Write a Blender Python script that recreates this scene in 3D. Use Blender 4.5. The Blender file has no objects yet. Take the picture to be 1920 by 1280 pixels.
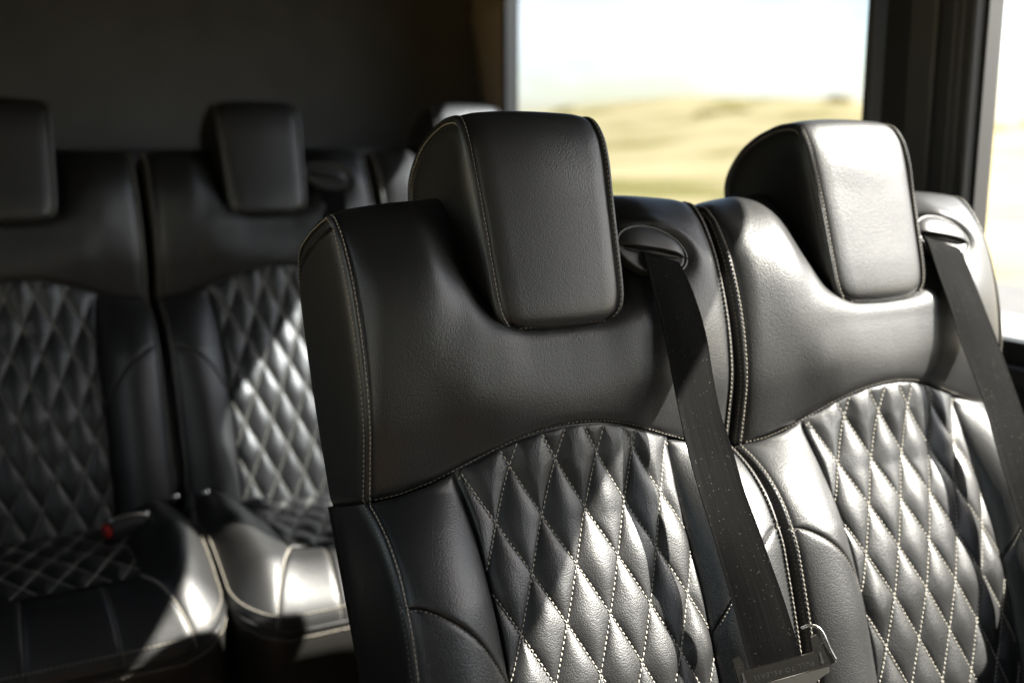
import bpy, math, random
import numpy as np
random.seed(7); rng = np.random.RandomState(11)
R = math.radians
scene = bpy.context.scene
COL = scene.collection

# ------------------------------------------------------------------ camera, sky, sun, exposure
cam_d = bpy.data.cameras.new('camera'); cam = bpy.data.objects.new('camera', cam_d); COL.objects.link(cam)
cam.location = (-0.613, -1.046, 0.104)
yaw, pitch = R(28.2), R(-10.9)
cam.rotation_euler = (math.pi/2 + pitch, 0, -yaw)
cam_d.sensor_width = 36.0; cam_d.lens = 36.0*2005/1920
cam_d.clip_start = 0.02; cam_d.clip_end = 2000
cam_d.dof.use_dof = True; cam_d.dof.focus_distance = 1.17; cam_d.dof.aperture_fstop = 2.3
cam_d.dof.aperture_blades = 9
scene.camera = cam

SUN = np.array([1.0, -0.60, 1.03]); SUN /= np.linalg.norm(SUN)
sun_el = math.asin(SUN[2]); sun_az = math.atan2(SUN[0], SUN[1])       # azimuth clockwise from +Y
w = bpy.data.worlds.new('World'); scene.world = w; w.use_nodes = True
nt = w.node_tree; nt.nodes.clear()
sky = nt.nodes.new('ShaderNodeTexSky'); sky.sky_type = 'NISHITA'; sky.sun_disc = False
sky.sun_elevation = sun_el; sky.sun_rotation = sun_az
sky.air_density = 1.0; sky.dust_density = 1.3; sky.ozone_density = 0.6
bg = nt.nodes.new('ShaderNodeBackground'); bg.inputs['Strength'].default_value = 0.082
wo = nt.nodes.new('ShaderNodeOutputWorld')
wb = nt.nodes.new('ShaderNodeMix'); wb.data_type = 'RGBA'; wb.blend_type = 'MULTIPLY'; wb.inputs['Factor'].default_value = 1; wb.inputs['B'].default_value = (1.0, .935, .865, 1)   # white balance
nt.links.new(sky.outputs[0], wb.inputs['A']); 
# thin broken cloud: the sky's own brightness with the blue taken out, a little lifted
tc0 = nt.nodes.new('ShaderNodeTexCoord'); mp0 = nt.nodes.new('ShaderNodeMapping'); mp0.inputs['Scale'].default_value = (1, 1, 2.4)
cn = nt.nodes.new('ShaderNodeTexNoise'); cn.inputs['Scale'].default_value = 4.2; cn.inputs['Detail'].default_value = 6; cn.inputs['Roughness'].default_value = .55
cm = nt.nodes.new('ShaderNodeMapRange'); cm.inputs['From Min'].default_value = .44; cm.inputs['From Max'].default_value = .60; cm.inputs['To Max'].default_value = .85
bw = nt.nodes.new('ShaderNodeRGBToBW'); ml = nt.nodes.new('ShaderNodeMath'); ml.operation = 'MULTIPLY'; ml.inputs[1].default_value = 1.22
cx = nt.nodes.new('ShaderNodeMix'); cx.data_type = 'RGBA'
nt.links.new(tc0.outputs['Generated'], mp0.inputs['Vector']); nt.links.new(mp0.outputs[0], cn.inputs['Vector']); nt.links.new(cn.outputs['Fac'], cm.inputs['Value'])
nt.links.new(cm.outputs[0], cx.inputs['Factor']); nt.links.new(wb.outputs['Result'], bw.inputs[0]); nt.links.new(bw.outputs[0], ml.inputs[0])
nt.links.new(wb.outputs['Result'], cx.inputs['A']); nt.links.new(ml.outputs[0], cx.inputs['B']); nt.links.new(cx.outputs['Result'], bg.inputs['Color']); nt.links.new(bg.outputs[0], wo.inputs['Surface'])
sd = bpy.data.lights.new('sun', 'SUN'); sd.energy = 5.0; sd.angle = R(0.53); sd.color = (1.0, 0.95, 0.86)
so = bpy.data.objects.new('sun', sd); COL.objects.link(so)
from mathutils import Vector
so.rotation_euler = Vector(-SUN).to_track_quat('-Z', 'Y').to_euler(); so.location = (6, -4, 8)
scene.view_settings.view_transform = 'Standard'; scene.view_settings.look = 'None'
scene.view_settings.exposure = 2.95; scene.view_settings.gamma = 1.0
scene.render.engine = 'CYCLES'
scene.cycles.max_bounces = 10; scene.cycles.transparent_max_bounces = 12
scene.cycles.caustics_reflective = False; scene.cycles.caustics_refractive = False
scene.cycles.use_denoising = True

# ------------------------------------------------------------------ materials
def mat(name, col, rough=0.5, metal=0.0, spec=0.5, bump=None, var=None, coat=0.0, sheen=0.0):
    m = bpy.data.materials.new(name); m.use_nodes = True; n = m.node_tree; b = n.nodes['Principled BSDF']
    b.inputs['Base Color'].default_value = (*col, 1); b.inputs['Roughness'].default_value = rough
    b.inputs['Metallic'].default_value = metal; b.inputs['Specular IOR Level'].default_value = spec
    b.inputs['Coat Weight'].default_value = coat; b.inputs['Coat Roughness'].default_value = .27
    b.inputs['Sheen Weight'].default_value = sheen
    tc = n.nodes.new('ShaderNodeTexCoord')
    if var:                                               # (scale, amount): gentle colour and gloss variation
        no = n.nodes.new('ShaderNodeTexNoise'); no.inputs['Scale'].default_value = var[0]; no.inputs['Detail'].default_value = 5
        n.links.new(tc.outputs['Object'], no.inputs['Vector'])
        mr = n.nodes.new('ShaderNodeMapRange'); mr.inputs['From Min'].default_value = .3; mr.inputs['From Max'].default_value = .7
        mr.inputs['To Min'].default_value = 1-var[1]; mr.inputs['To Max'].default_value = 1+var[1]
        n.links.new(no.outputs['Fac'], mr.inputs['Value'])
        mx = n.nodes.new('ShaderNodeVectorMath'); mx.operation = 'SCALE'; mx.inputs[0].default_value = col
        n.links.new(mr.outputs[0], mx.inputs['Scale']); n.links.new(mx.outputs[0], b.inputs['Base Color'])
    if bump:                                              # list of (kind, scale, distance)
        prev = None
        for kind, sc, dist in bump:
            if kind == 'grain':
                wn = n.nodes.new('ShaderNodeTexNoise'); wn.inputs['Scale'].default_value = sc*.35; wn.inputs['Detail'].default_value = 1
                n.links.new(tc.outputs['Object'], wn.inputs['Vector'])
                ad = n.nodes.new('ShaderNodeVectorMath'); ad.operation = 'MULTIPLY_ADD'
                ad.inputs[1].default_value = (1.2/sc,)*3
                n.links.new(wn.outputs['Color'], ad.inputs[0]); n.links.new(tc.outputs['Object'], ad.inputs[2])
                tx = n.nodes.new('ShaderNodeTexVoronoi'); tx.feature = 'SMOOTH_F1'; tx.inputs['Scale'].default_value = sc
                tx.inputs['Smoothness'].default_value = .35
                n.links.new(ad.outputs[0], tx.inputs['Vector']); out = tx.outputs['Distance']; sgn = -1
            elif kind == 'weave':
                mp = n.nodes.new('ShaderNodeMapping'); mp.inputs['Rotation'].default_value = (0, 0, R(-70))
                n.links.new(tc.outputs['UV'], mp.inputs['Vector'])
                tx = n.nodes.new('ShaderNodeTexWave'); tx.inputs['Scale'].default_value = sc; tx.inputs['Distortion'].default_value = .4
                n.links.new(mp.outputs[0], tx.inputs['Vector']); out = tx.outputs['Fac']; sgn = 1
            else:
                tx = n.nodes.new('ShaderNodeTexNoise'); tx.inputs['Scale'].default_value = sc; tx.inputs['Detail'].default_value = 3
                n.links.new(tc.outputs['Object'], tx.inputs['Vector']); out = tx.outputs['Fac']; sgn = 1
            bp = n.nodes.new('ShaderNodeBump'); bp.inputs['Strength'].default_value = 1; bp.inputs['Distance'].default_value = dist
            bp.invert = sgn < 0
            n.links.new(out, bp.inputs['Height'])
            if prev: n.links.new(prev.outputs[0], bp.inputs['Normal'])
            prev = bp
        n.links.new(prev.outputs[0], b.inputs['Normal']); n.links.new(prev.outputs[0], b.inputs['Coat Normal'])
    return m
LEATHER = mat('black_leather', (.0080, .0079, .0078), .50, spec=.55, coat=.36, bump=[('noise', 6, .0010), ('grain', 600, .00026)], var=(14, .18))
VINYL = mat('black_vinyl', (.0090, .0083, .0072), .47, spec=.55, bump=[('noise', 8, .001), ('grain', 640, .00020)], var=(10, .18))
SHADED_THREAD = mat('shaded_thread', (.27, .245, .205), .7, spec=.2)  # same thread as the quilting, darkened for seams that lie in shade
THREAD = mat('pale_thread', (.46, .43, .37), .7, spec=.2)
PIPING = mat('welt_leather', (.008, .008, .008), .38, bump=[('grain', 700, .0002)])
WEB = mat('belt_webbing', (.003, .003, .003), .85, spec=.07, bump=[('weave', 420, .00012)])
def add_lint(m):                                          # specks of dust and lint caught in the weave
    n = m.node_tree; b = n.nodes['Principled BSDF']; tc = n.nodes.new('ShaderNodeTexCoord')
    vo = n.nodes.new('ShaderNodeTexVoronoi'); vo.inputs['Scale'].default_value = 620; n.links.new(tc.outputs['Object'], vo.inputs['Vector'])
    sx = n.nodes.new('ShaderNodeSeparateColor'); n.links.new(vo.outputs['Color'], sx.inputs[0])
    sz = n.nodes.new('ShaderNodeMapRange'); sz.inputs['From Min'].default_value = .90; sz.inputs['To Min'].default_value = 0; sz.inputs['To Max'].default_value = .30
    n.links.new(sx.outputs[0], sz.inputs['Value'])
    lt = n.nodes.new('ShaderNodeMath'); lt.operation = 'LESS_THAN'; n.links.new(vo.outputs['Distance'], lt.inputs[0]); n.links.new(sz.outputs[0], lt.inputs[1])
    mx = n.nodes.new('ShaderNodeMix'); mx.data_type = 'RGBA'; mx.inputs['A'].default_value = (.0045, .0045, .0045, 1); mx.inputs['B'].default_value = (.10, .095, .08, 1)
    mp = n.nodes.new('ShaderNodeMapping'); mp.inputs['Scale'].default_value = (6, 700, 1); n.links.new(tc.outputs['UV'], mp.inputs['Vector'])
    no = n.nodes.new('ShaderNodeTexNoise'); no.inputs['Scale'].default_value = 1; no.inputs['Detail'].default_value = 4; n.links.new(mp.outputs[0], no.inputs['Vector'])
    rp = n.nodes.new('ShaderNodeValToRGB'); rp.color_ramp.elements[0].position = .35; rp.color_ramp.elements[0].color = (.0012, .0012, .0012, 1); rp.color_ramp.elements[1].position = .65; rp.color_ramp.elements[1].color = (.0045, .0044, .0042, 1)
    n.links.new(no.outputs['Fac'], rp.inputs[0]); n.links.new(rp.outputs[0], mx.inputs['A'])
    n.links.new(lt.outputs[0], mx.inputs['Factor']); n.links.new(mx.outputs['Result'], b.inputs['Base Color'])
add_lint(WEB)
PLASTIC = mat('black_plastic', (.026, .026, .026), .40, bump=[('grain', 1300, .00006)])
CHROME = mat('chrome', (.62, .60, .56), .22, metal=1.0)
BRIGHT = mat('pale_steel', (.36, .34, .30), .36, metal=1.0, bump=[('noise', 900, .0001)])  # paler steel tone for the latch blade
STEEL = mat('steel', (.13, .12, .105), .34, metal=1.0, bump=[('noise', 300, .00006)])
ENGRAVE = mat('engraved_metal', (.012, .012, .012), .7)
RED = mat('red_plastic', (.36, .012, .01), .35)
WALLCLOTH = mat('grey_lining', (.105, .102, .098), .85, spec=.2, bump=[('noise', 500, .0005)], var=(5, .12))
TRIM = mat('black_trim', (.016, .016, .017), .5, bump=[('grain', 600, .0001)])
TRIMBROWN = mat('taupe_trim', (.74, .62, .50), .6, var=(6, .12))
RUBBER = mat('black_rubber', (.008, .008, .008), .55)
FLOORM = mat('wood_look_floor', (.15, .095, .055), .5, var=(6, .3))
CEIL = mat('ceiling_lining', (.016, .0155, .015), .9, spec=.2)
def glass(name, tint):
    m = bpy.data.materials.new(name); m.use_nodes = True; n = m.node_tree; n.nodes.clear()
    o = n.nodes.new('ShaderNodeOutputMaterial'); mx = n.nodes.new('ShaderNodeMixShader')
    t = n.nodes.new('ShaderNodeBsdfTransparent'); t.inputs[0].default_value = (*tint, 1)
    g = n.nodes.new('ShaderNodeBsdfGlossy'); g.inputs['Roughness'].default_value = .02
    lw = n.nodes.new('ShaderNodeLayerWeight'); pw = n.nodes.new('ShaderNodeMath'); pw.operation = 'POWER'; pw.inputs[1].default_value = 5
    fr = n.nodes.new('ShaderNodeMath'); fr.operation = 'MULTIPLY_ADD'; fr.inputs[1].default_value = .9; fr.inputs[2].default_value = .04
    n.links.new(lw.outputs['Facing'], pw.inputs[0]); n.links.new(pw.outputs[0], fr.inputs[0])
    n.links.new(fr.outputs[0], mx.inputs[0]); n.links.new(t.outputs[0], mx.inputs[1]); n.links.new(g.outputs[0], mx.inputs[2])
    n.links.new(mx.outputs[0], o.inputs[0]); return m
GLASS = glass('window_glass', (.80, .815, .815)); SKY_DIM = glass('sky_dimming_glass', (.40, .435, .47)); TINT = glass('tinted_glass', (.84, .78, .66))  # second one, the rear pane, is darkened and blued to tone down the sky

# ------------------------------------------------------------------ object helpers
def mk(name, V, F, m, parent=None, smooth=True, uv=None):
    me = bpy.data.meshes.new(name); me.from_pydata([tuple(map(float, v)) for v in V], [], F)
    if smooth: me.polygons.foreach_set('use_smooth', [True]*len(me.polygons))
    me.materials.append(m)
    if uv is not None:
        ul = me.uv_layers.new(name='UVMap'); idx = np.empty(len(me.loops), int); me.loops.foreach_get('vertex_index', idx)
        ul.data.foreach_set('uv', np.asarray(uv, float)[idx].ravel())
    me.update()
    return inst(name, me, parent)
def inst(name, me, parent=None):
    o = bpy.data.objects.new(name, me); COL.objects.link(o)
    if parent: o.parent = parent
    return o
def empty(name, loc, label, cat, group=None):
    o = bpy.data.objects.new(name, None); COL.objects.link(o); o.location = loc; o.empty_display_size = .1
    o['label'] = label; o['category'] = cat
    if group: o['group'] = group
    return o
def tag(o, label=None, cat=None, group=None, kind=None):
    for k, v in (('label', label), ('category', cat), ('group', group), ('kind', kind)):
        if v: o[k] = v
    return o
def gridfaces(nu, nv, flip=False, off=0):
    F = []
    for i in range(nu-1):
        for j in range(nv-1):
            a = off+i*nv+j; q = (a, a+nv, a+nv+1, a+1)
            F.append(q[::-1] if flip else q)
    return F
def grid_obj(name, P, m, parent, flip=False):
    nu, nv = P.shape[:2]
    return mk(name, P.reshape(-1, 3), gridfaces(nu, nv, flip), m, parent)
def box(V, F, x0, x1, y0, y1, z0, z1):
    o = len(V)
    V += [(x0,y0,z0),(x1,y0,z0),(x1,y1,z0),(x0,y1,z0),(x0,y0,z1),(x1,y0,z1),(x1,y1,z1),(x0,y1,z1)]
    F += [tuple(o+i for i in q) for q in ((3,2,1,0),(4,5,6,7),(0,1,5,4),(1,2,6,5),(2,3,7,6),(3,0,4,7))]
def box_obj(name, dims, m, parent=None, bevel=0.0, seg=2):
    V, F = [], []
    for d in dims: box(V, F, *d)
    o = mk(name, V, F, m, parent, smooth=False)
    if bevel:
        b = o.modifiers.new('bevel', 'BEVEL'); b.width = bevel; b.segments = seg; b.limit_method = 'ANGLE'
    return o
def pchip(xk, yk, x):
    xk = np.asarray(xk, float); yk = np.asarray(yk, float); x = np.asarray(x, float)
    h = np.diff(xk); dl = np.diff(yk)/h; n = len(xk); m = np.zeros(n)
    for i in range(1, n-1):
        if dl[i-1]*dl[i] > 0:
            w1 = 2*h[i]+h[i-1]; w2 = h[i]+2*h[i-1]; m[i] = (w1+w2)/(w1/dl[i-1]+w2/dl[i])
    m[0] = dl[0]; m[-1] = dl[-1]
    k = np.clip(np.searchsorted(xk, x)-1, 0, n-2); t = np.clip((x-xk[k])/h[k], 0, 1)
    return ((2*t**3-3*t**2+1)*yk[k]+(t**3-2*t**2+t)*h[k]*m[k]+(-2*t**3+3*t**2)*yk[k+1]+(t**3-t**2)*h[k]*m[k+1])
def spline(P, n):                                         # Catmull-Rom through points, evenly resampled
    P = np.asarray(P, float); Q = np.vstack([2*P[0]-P[1], P, 2*P[-1]-P[-2]]); out = []
    for i in range(1, len(Q)-2):
        t = np.linspace(0, 1, 24, endpoint=False)[:, None]; a, b, c, d = Q[i-1], Q[i], Q[i+1], Q[i+2]
        out.append(.5*((2*b)+(-a+c)*t+(2*a-5*b+4*c-d)*t**2+(-a+3*b-3*c+d)*t**3))
    out.append(P[-1:]); return resample(np.vstack(out), n)
def resample(P, n, par=None):
    P = np.asarray(P, float); s = np.r_[0, np.cumsum(np.linalg.norm(np.diff(P, axis=0), axis=1))]
    if s[-1] < 1e-12: return np.repeat(P[:1], n, 0)
    t = (np.linspace(0, 1, n) if par is None else par)*s[-1]
    return np.stack([np.interp(t, s, P[:, k]) for k in range(P.shape[1])], 1)
def clus(n, c=.55):                                       # samples bunched near both ends, where the leather folds into the seams
    t = np.linspace(0, 1, n); return (1-c)*t+c*(.5-.5*np.cos(np.pi*t))
def coons(c0, c1, d0, d1, u, v):                          # c0,c1 along u at v=0,1 ; d0,d1 along v at u=0,1
    C0 = resample(c0, len(u), u); C1 = resample(c1, len(u), u); D0 = resample(d0, len(v), v); D1 = resample(d1, len(v), v)
    U = u[:, None, None]; W = v[None, :, None]
    return ((1-W)*C0[:, None]+W*C1[:, None]+(1-U)*D0[None]+U*D1[None]
            -((1-U)*(1-W)*C0[0]+U*(1-W)*C0[-1]+(1-U)*W*C1[0]+U*W*C1[-1]))
def fold(dist, r): return 1-np.sqrt(np.clip(1-(1-np.clip(dist/r, 0, 1))**2, 0, 1))
def welt(dist):                                           # seam lip, stitched valley, then the padding swells up
    return pchip([0, .0015, .0036, .0058, .0076, .0096, .0145, .024], [.0050, .0021, .0010, .0022, .0046, .0030, .0011, 0], np.clip(dist, 0, .024))
def eu(L, n, both=True, c=.3):                            # parameters with extra samples where a stitched seam runs along the edge
    e = np.array([0, .0008, .0016, .0026, .0036, .0047, .0058, .0067, .0076, .0086, .0096, .0115, .0145, .019])/L
    m = np.linspace(.024/L, 1-(.024/L if both else 0), n)
    return np.r_[e, m, 1-e[::-1]] if both else np.r_[e, m]
def edge_fold(P2, spec):                                  # spec: (radius, depth) for u0, u1, v0, v1 or None
    out = np.zeros(P2.shape[:2])
    for k, s in enumerate(spec):
        if not s: continue
        E = (P2[:1], P2[-1:], P2[:, :1], P2[:, -1:])[k]
        dd = np.linalg.norm(P2-E, axis=2); out = np.maximum(out, welt(dd) if s == 'w' else s[1]*fold(dd, s[0]))
    return out
def normals(P):
    du = np.gradient(P, axis=0); dv = np.gradient(P, axis=1); n = np.cross(du, dv)
    return n/np.maximum(np.linalg.norm(n, axis=2, keepdims=True), 1e-12)
def offset_line(P, axis, side, off):                      # the line on patch P at distance off from one of its edges, with normals
    N = normals(P)
    if axis == 1: P = P.transpose(1, 0, 2); N = N.transpose(1, 0, 2)
    if side: P = P[::-1]; N = N[::-1]
    L = np.empty((P.shape[1], 3)); M = np.empty_like(L)
    for j in range(P.shape[1]):
        s = np.r_[0, np.cumsum(np.linalg.norm(np.diff(P[:, j], axis=0), axis=1))]
        for k in range(3): L[j, k] = np.interp(off, s, P[:, j, k]); M[j, k] = np.interp(off, s, N[:, j, k])
    return L, M
class Stitches:
    def __init__(s): s.V = []; s.F = []; s.n = 0; s.m = THREAD
    def line(s, P, N, pitch=.0056, length=.0043, rad=.00075, lift=.0005):
        P = np.asarray(P, float); N = np.asarray(N, float)
        c = np.r_[0, np.cumsum(np.linalg.norm(np.diff(P, axis=0), axis=1))]
        n = int(c[-1]/pitch)
        if n < 1: return
        at = (np.arange(n)+.5)*c[-1]/n
        pt = lambda t: np.stack([np.interp(t, c, P[:, k]) for k in range(3)], 1)
        nn = np.stack([np.interp(at, c, N[:, k]) for k in range(3)], 1); nn /= np.maximum(np.linalg.norm(nn, axis=1, keepdims=True), 1e-9)
        mid = pt(at); T = pt(at+length/2)-pt(at-length/2); T /= np.maximum(np.linalg.norm(T, axis=1, keepdims=True), 1e-9)
        B = np.cross(T, nn)
        jit = 1+rng.uniform(-.12, .12, n); skew = rng.uniform(-.12, .12, n)
        T = T+B*skew[:, None]
        rings = [(-.5, .35, -.5), (-.3, .9, .25), (0, 1.05, .5), (.3, .9, .25), (.5, .35, -.5)]; m = 6
        ang = np.arange(m)*2*np.pi/m
        V = np.empty((n, len(rings)*m, 3)); k = 0
        for (a, rr, up) in rings:
            for q in ang:
                V[:, k] = mid+T*(a*length*jit)[:, None]+nn*(lift+rad*(up+rr*math.sin(q)))+B*(rad*rr*math.cos(q)); k += 1
        base = []
        for i in range(len(rings)-1):
            for q in range(m): base.append((i*m+q, i*m+(q+1) % m, (i+1)*m+(q+1) % m, (i+1)*m+q))
        base.append(tuple(range(m-1, -1, -1))); base.append(tuple((len(rings)-1)*m+q for q in range(m)))
        nv = len(rings)*m
        s.V.append(V.reshape(-1, 3))
        for i in range(n):
            o = s.n+i*nv; s.F += [tuple(o+x for x in f) for f in base]
        s.n += n*nv
    def build(s, parent, name='stitching'):
        if not s.V: return None
        return tag(mk(name, np.vstack(s.V), s.F, s.m, parent), kind='stuff')
def tube(V, F, P, r, m=8, closed=False):
    P = np.asarray(P, float); n = len(P); T = np.gradient(P, axis=0); T /= np.maximum(np.linalg.norm(T, axis=1, keepdims=True), 1e-9)
    up = np.array([0.31, .17, .93]); o = len(V); rr = np.broadcast_to(r, (n,))
    A = np.cross(T[0], up); A /= np.linalg.norm(A)
    for i in range(n):
        A = A-T[i]*(A@T[i]); A /= np.linalg.norm(A); B = np.cross(T[i], A)
        for q in range(m):
            a = 2*math.pi*q/m; V.append(P[i]+rr[i]*(math.cos(a)*A+math.sin(a)*B))
    for i in range(n-1):
        for q in range(m): F.append((o+i*m+q, o+i*m+(q+1) % m, o+(i+1)*m+(q+1) % m, o+(i+1)*m+q))
    F.append(tuple(o+q for q in range(m-1, -1, -1))); F.append(tuple(o+(n-1)*m+q for q in range(m)))

# ------------------------------------------------------------------ seat frame: x across, h up the recline, d towards the sitter
TILT = R(17.6); HV = np.array([0, math.sin(TILT), math.cos(TILT)]); NV = np.array([0, -math.cos(TILT), math.sin(TILT)])
BASE = np.array([0, -.25, -1.16]); ORG = np.array([0, .046, 0])-BASE       # seat empties stand on the floor
def loc(x, h, d):
    x, h, d = np.broadcast_arrays(np.asarray(x, float), h, d)
    return ORG+np.stack([x, x*0, x*0], -1)+h[..., None]*HV+d[..., None]*NV
XW = .2436
WK = dict(h=[-.76, -.60, -.46, -.42, -.384, -.358, -.327, -.3026, -.286], d=[.045, .060, .064, .064, .058, .050, .032, .009, -.013])
QK = dict(h=[-.78, -.60, -.52, -.45, -.385, -.327, -.27, -.237, -.2], d=[.030, .045, .045, .038, .027, .014, .003, .002, -.002])
EDGE_X = dict(h=[-.78, -.50, -.42, -.35, -.30, -.268, -.23], x=[.130, .130, .130, .132, .137, .142, .147])
YOKE_SEAM = [(-XW, -.287), (-.214, -.2855), (-.178, -.279), (-.142, -.268), (-.102, -.2545), (-.067, -.2445), (-.033, -.2385), (0, -.2365)]
YOKE_SEAM = YOKE_SEAM+[(-x, h) for x, h in YOKE_SEAM[-2::-1]]
seam_h = lambda x: pchip([p[0] for p in YOKE_SEAM], [p[1] for p in YOKE_SEAM], x)
dq = lambda h: pchip(QK['h'], QK['d'], h)
dw = lambda h: pchip(WK['h'], WK['d'], h)
ex = lambda h: pchip(EDGE_X['h'], EDGE_X['x'], h)
def dlow(x, h):                                            # padding depth below the yoke: quilt in the middle, bolsters either side
    ax = np.abs(x); e = ex(h); q = dq(h)
    t = np.clip((ax-e)/(XW-e), 0, 1)
    b = (q-.004)*(1-t)+dw(h)*t+np.sin(np.pi*t**.8)*np.clip(.015+(-.30-h)*.12, 0.008, .027)
    c = q+(.006+.018*np.clip((h+.34)/.10, 0, 1))*np.cos(np.clip(ax/e, 0, 1)*np.pi/2)**1.3-.004*fold(e-ax, .016)
    return np.where(ax > e, b, c)

# yoke profiles (d, h) at several x; the first point is the yoke seam, the ninth the crest, then down the back
YK = {
 .2436: [(-.013,-.287),(.006,-.243),(.0205,-.205),(.028,-.16),(.030,-.118),(.0275,-.073),(.022,-.038),(.008,.004),(-.015,.0255),(-.085,.0215),(-.146,-.02),(-.128,-.29)],
 .21: [(-.006,-.2845),(.012,-.243),(.0265,-.205),(.0362,-.163),(.0418,-.12),(.0428,-.075),(.0355,-.038),(.012,.006),(-.027,.0345),(-.095,.034),(-.150,-.01),(-.130,-.29)],
 .16: [(.000,-.2735),(.0175,-.236),(.032,-.2),(.0425,-.163),(.0497,-.122),(.0515,-.077),(.0425,-.037),(.013,.009),(-.035,.0415),(-.1,.040),(-.152,-.01),(-.130,-.29)],
 .12: [(.009,-.261),(.0265,-.227),(.0395,-.196),(.046,-.158),(.0485,-.118),(.039,-.077),(.020,-.039),(-.005,.008),(-.045,.0455),(-.1,.043),(-.152,-.01),(-.130,-.29)],
 .088: [(.020,-.2505),(.033,-.219),(.0415,-.190),(.0455,-.152),(.0445,-.122),(.021,-.090),(-.002,-.055),(-.020,0),(-.055,.049),(-.1,.045),(-.152,-.01),(-.130,-.29)],
 .045: [(.027,-.2405),(.036,-.212),(.0405,-.187),(.042,-.153),(.0395,-.128),(.012,-.112),(-.016,-.058),(-.036,0),(-.06,.044),(-.1,.043),(-.152,-.01),(-.130,-.29)],
 .0: [(.030,-.2365),(.037,-.210),(.040,-.186),(.041,-.153),(.0385,-.129),(.010,-.116),(-.018,-.06),(-.040,0),(-.062,.042),(-.1,.042),(-.152,-.01),(-.130,-.29)],
}
def yoke_grid(dimple):
    xk = sorted(YK); tk = np.array([0, .09, .18, .28, .38, .47, .55, .65, .75, .84, .91, 1.0])
    u = eu(2*XW, 96); v = np.r_[clus(99, .35)*.78, np.linspace(.78, 1, 22)[1:]]
    X = -XW+2*XW*u; A = np.abs(X)
    D = np.array([[pchip(xk, [YK[k][i][0] for k in xk], a) for a in A] for i in range(12)])
    Hh = np.array([[pchip(xk, [YK[k][i][1] for k in xk], a) for a in A] for i in range(12)])
    Hh[0] = seam_h(X)
    P2 = np.empty((len(X), len(v), 2))
    for i in range(len(X)):
        s = spline(np.stack([D[:, i], Hh[:, i]], 1), 500)
        q = np.linspace(0, 1, 500)
        P2[i] = np.stack([np.interp(v, q, s[:, 0]), np.interp(v, q, s[:, 1])], 1)
    d, h = P2[..., 0].copy(), P2[..., 1].copy(); xx = np.repeat(X[:, None], len(v), 1)
    if dimple:                                             # leather dips and puckers round the belt guide
        e = guide_r(xx, h); front = d > -.02
        ang = np.arctan2(h-GC[1], xx-GC[0])
        d = d-front*(.008*np.exp(-np.clip(e-.95, 0, 9)**2/.06)*(1+.25*np.sin(ang*3+1)))+front*.004*np.exp(-((e-1.45)/.22)**2)*np.clip(np.sin(ang+.6), 0, 1)
        d = d-front*.014*np.exp(-((xx-.152)/.040)**2-((h+.072)/.040)**2)
    P = loc(xx, h, d); N = normals(P)
    tuck = np.maximum(welt(XW-np.abs(xx)), .007*fold(np.linalg.norm(P-P[:, :1], axis=2), .016))
    N = np.where((N @ np.array([0, -1, .3]))[:, :1, None].mean() > 0, N, -N)
    return P-N*tuck[..., None]
GC = (.1375, -.0435); GR = (.0465, .0285); GA = R(-17)
def guide_r(x, h):
    a, b = x-GC[0], h-GC[1]; p = a*math.cos(GA)+b*math.sin(GA); q = -a*math.sin(GA)+b*math.cos(GA)
    return np.sqrt((p/GR[0])**2+(q/GR[1])**2)

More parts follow.
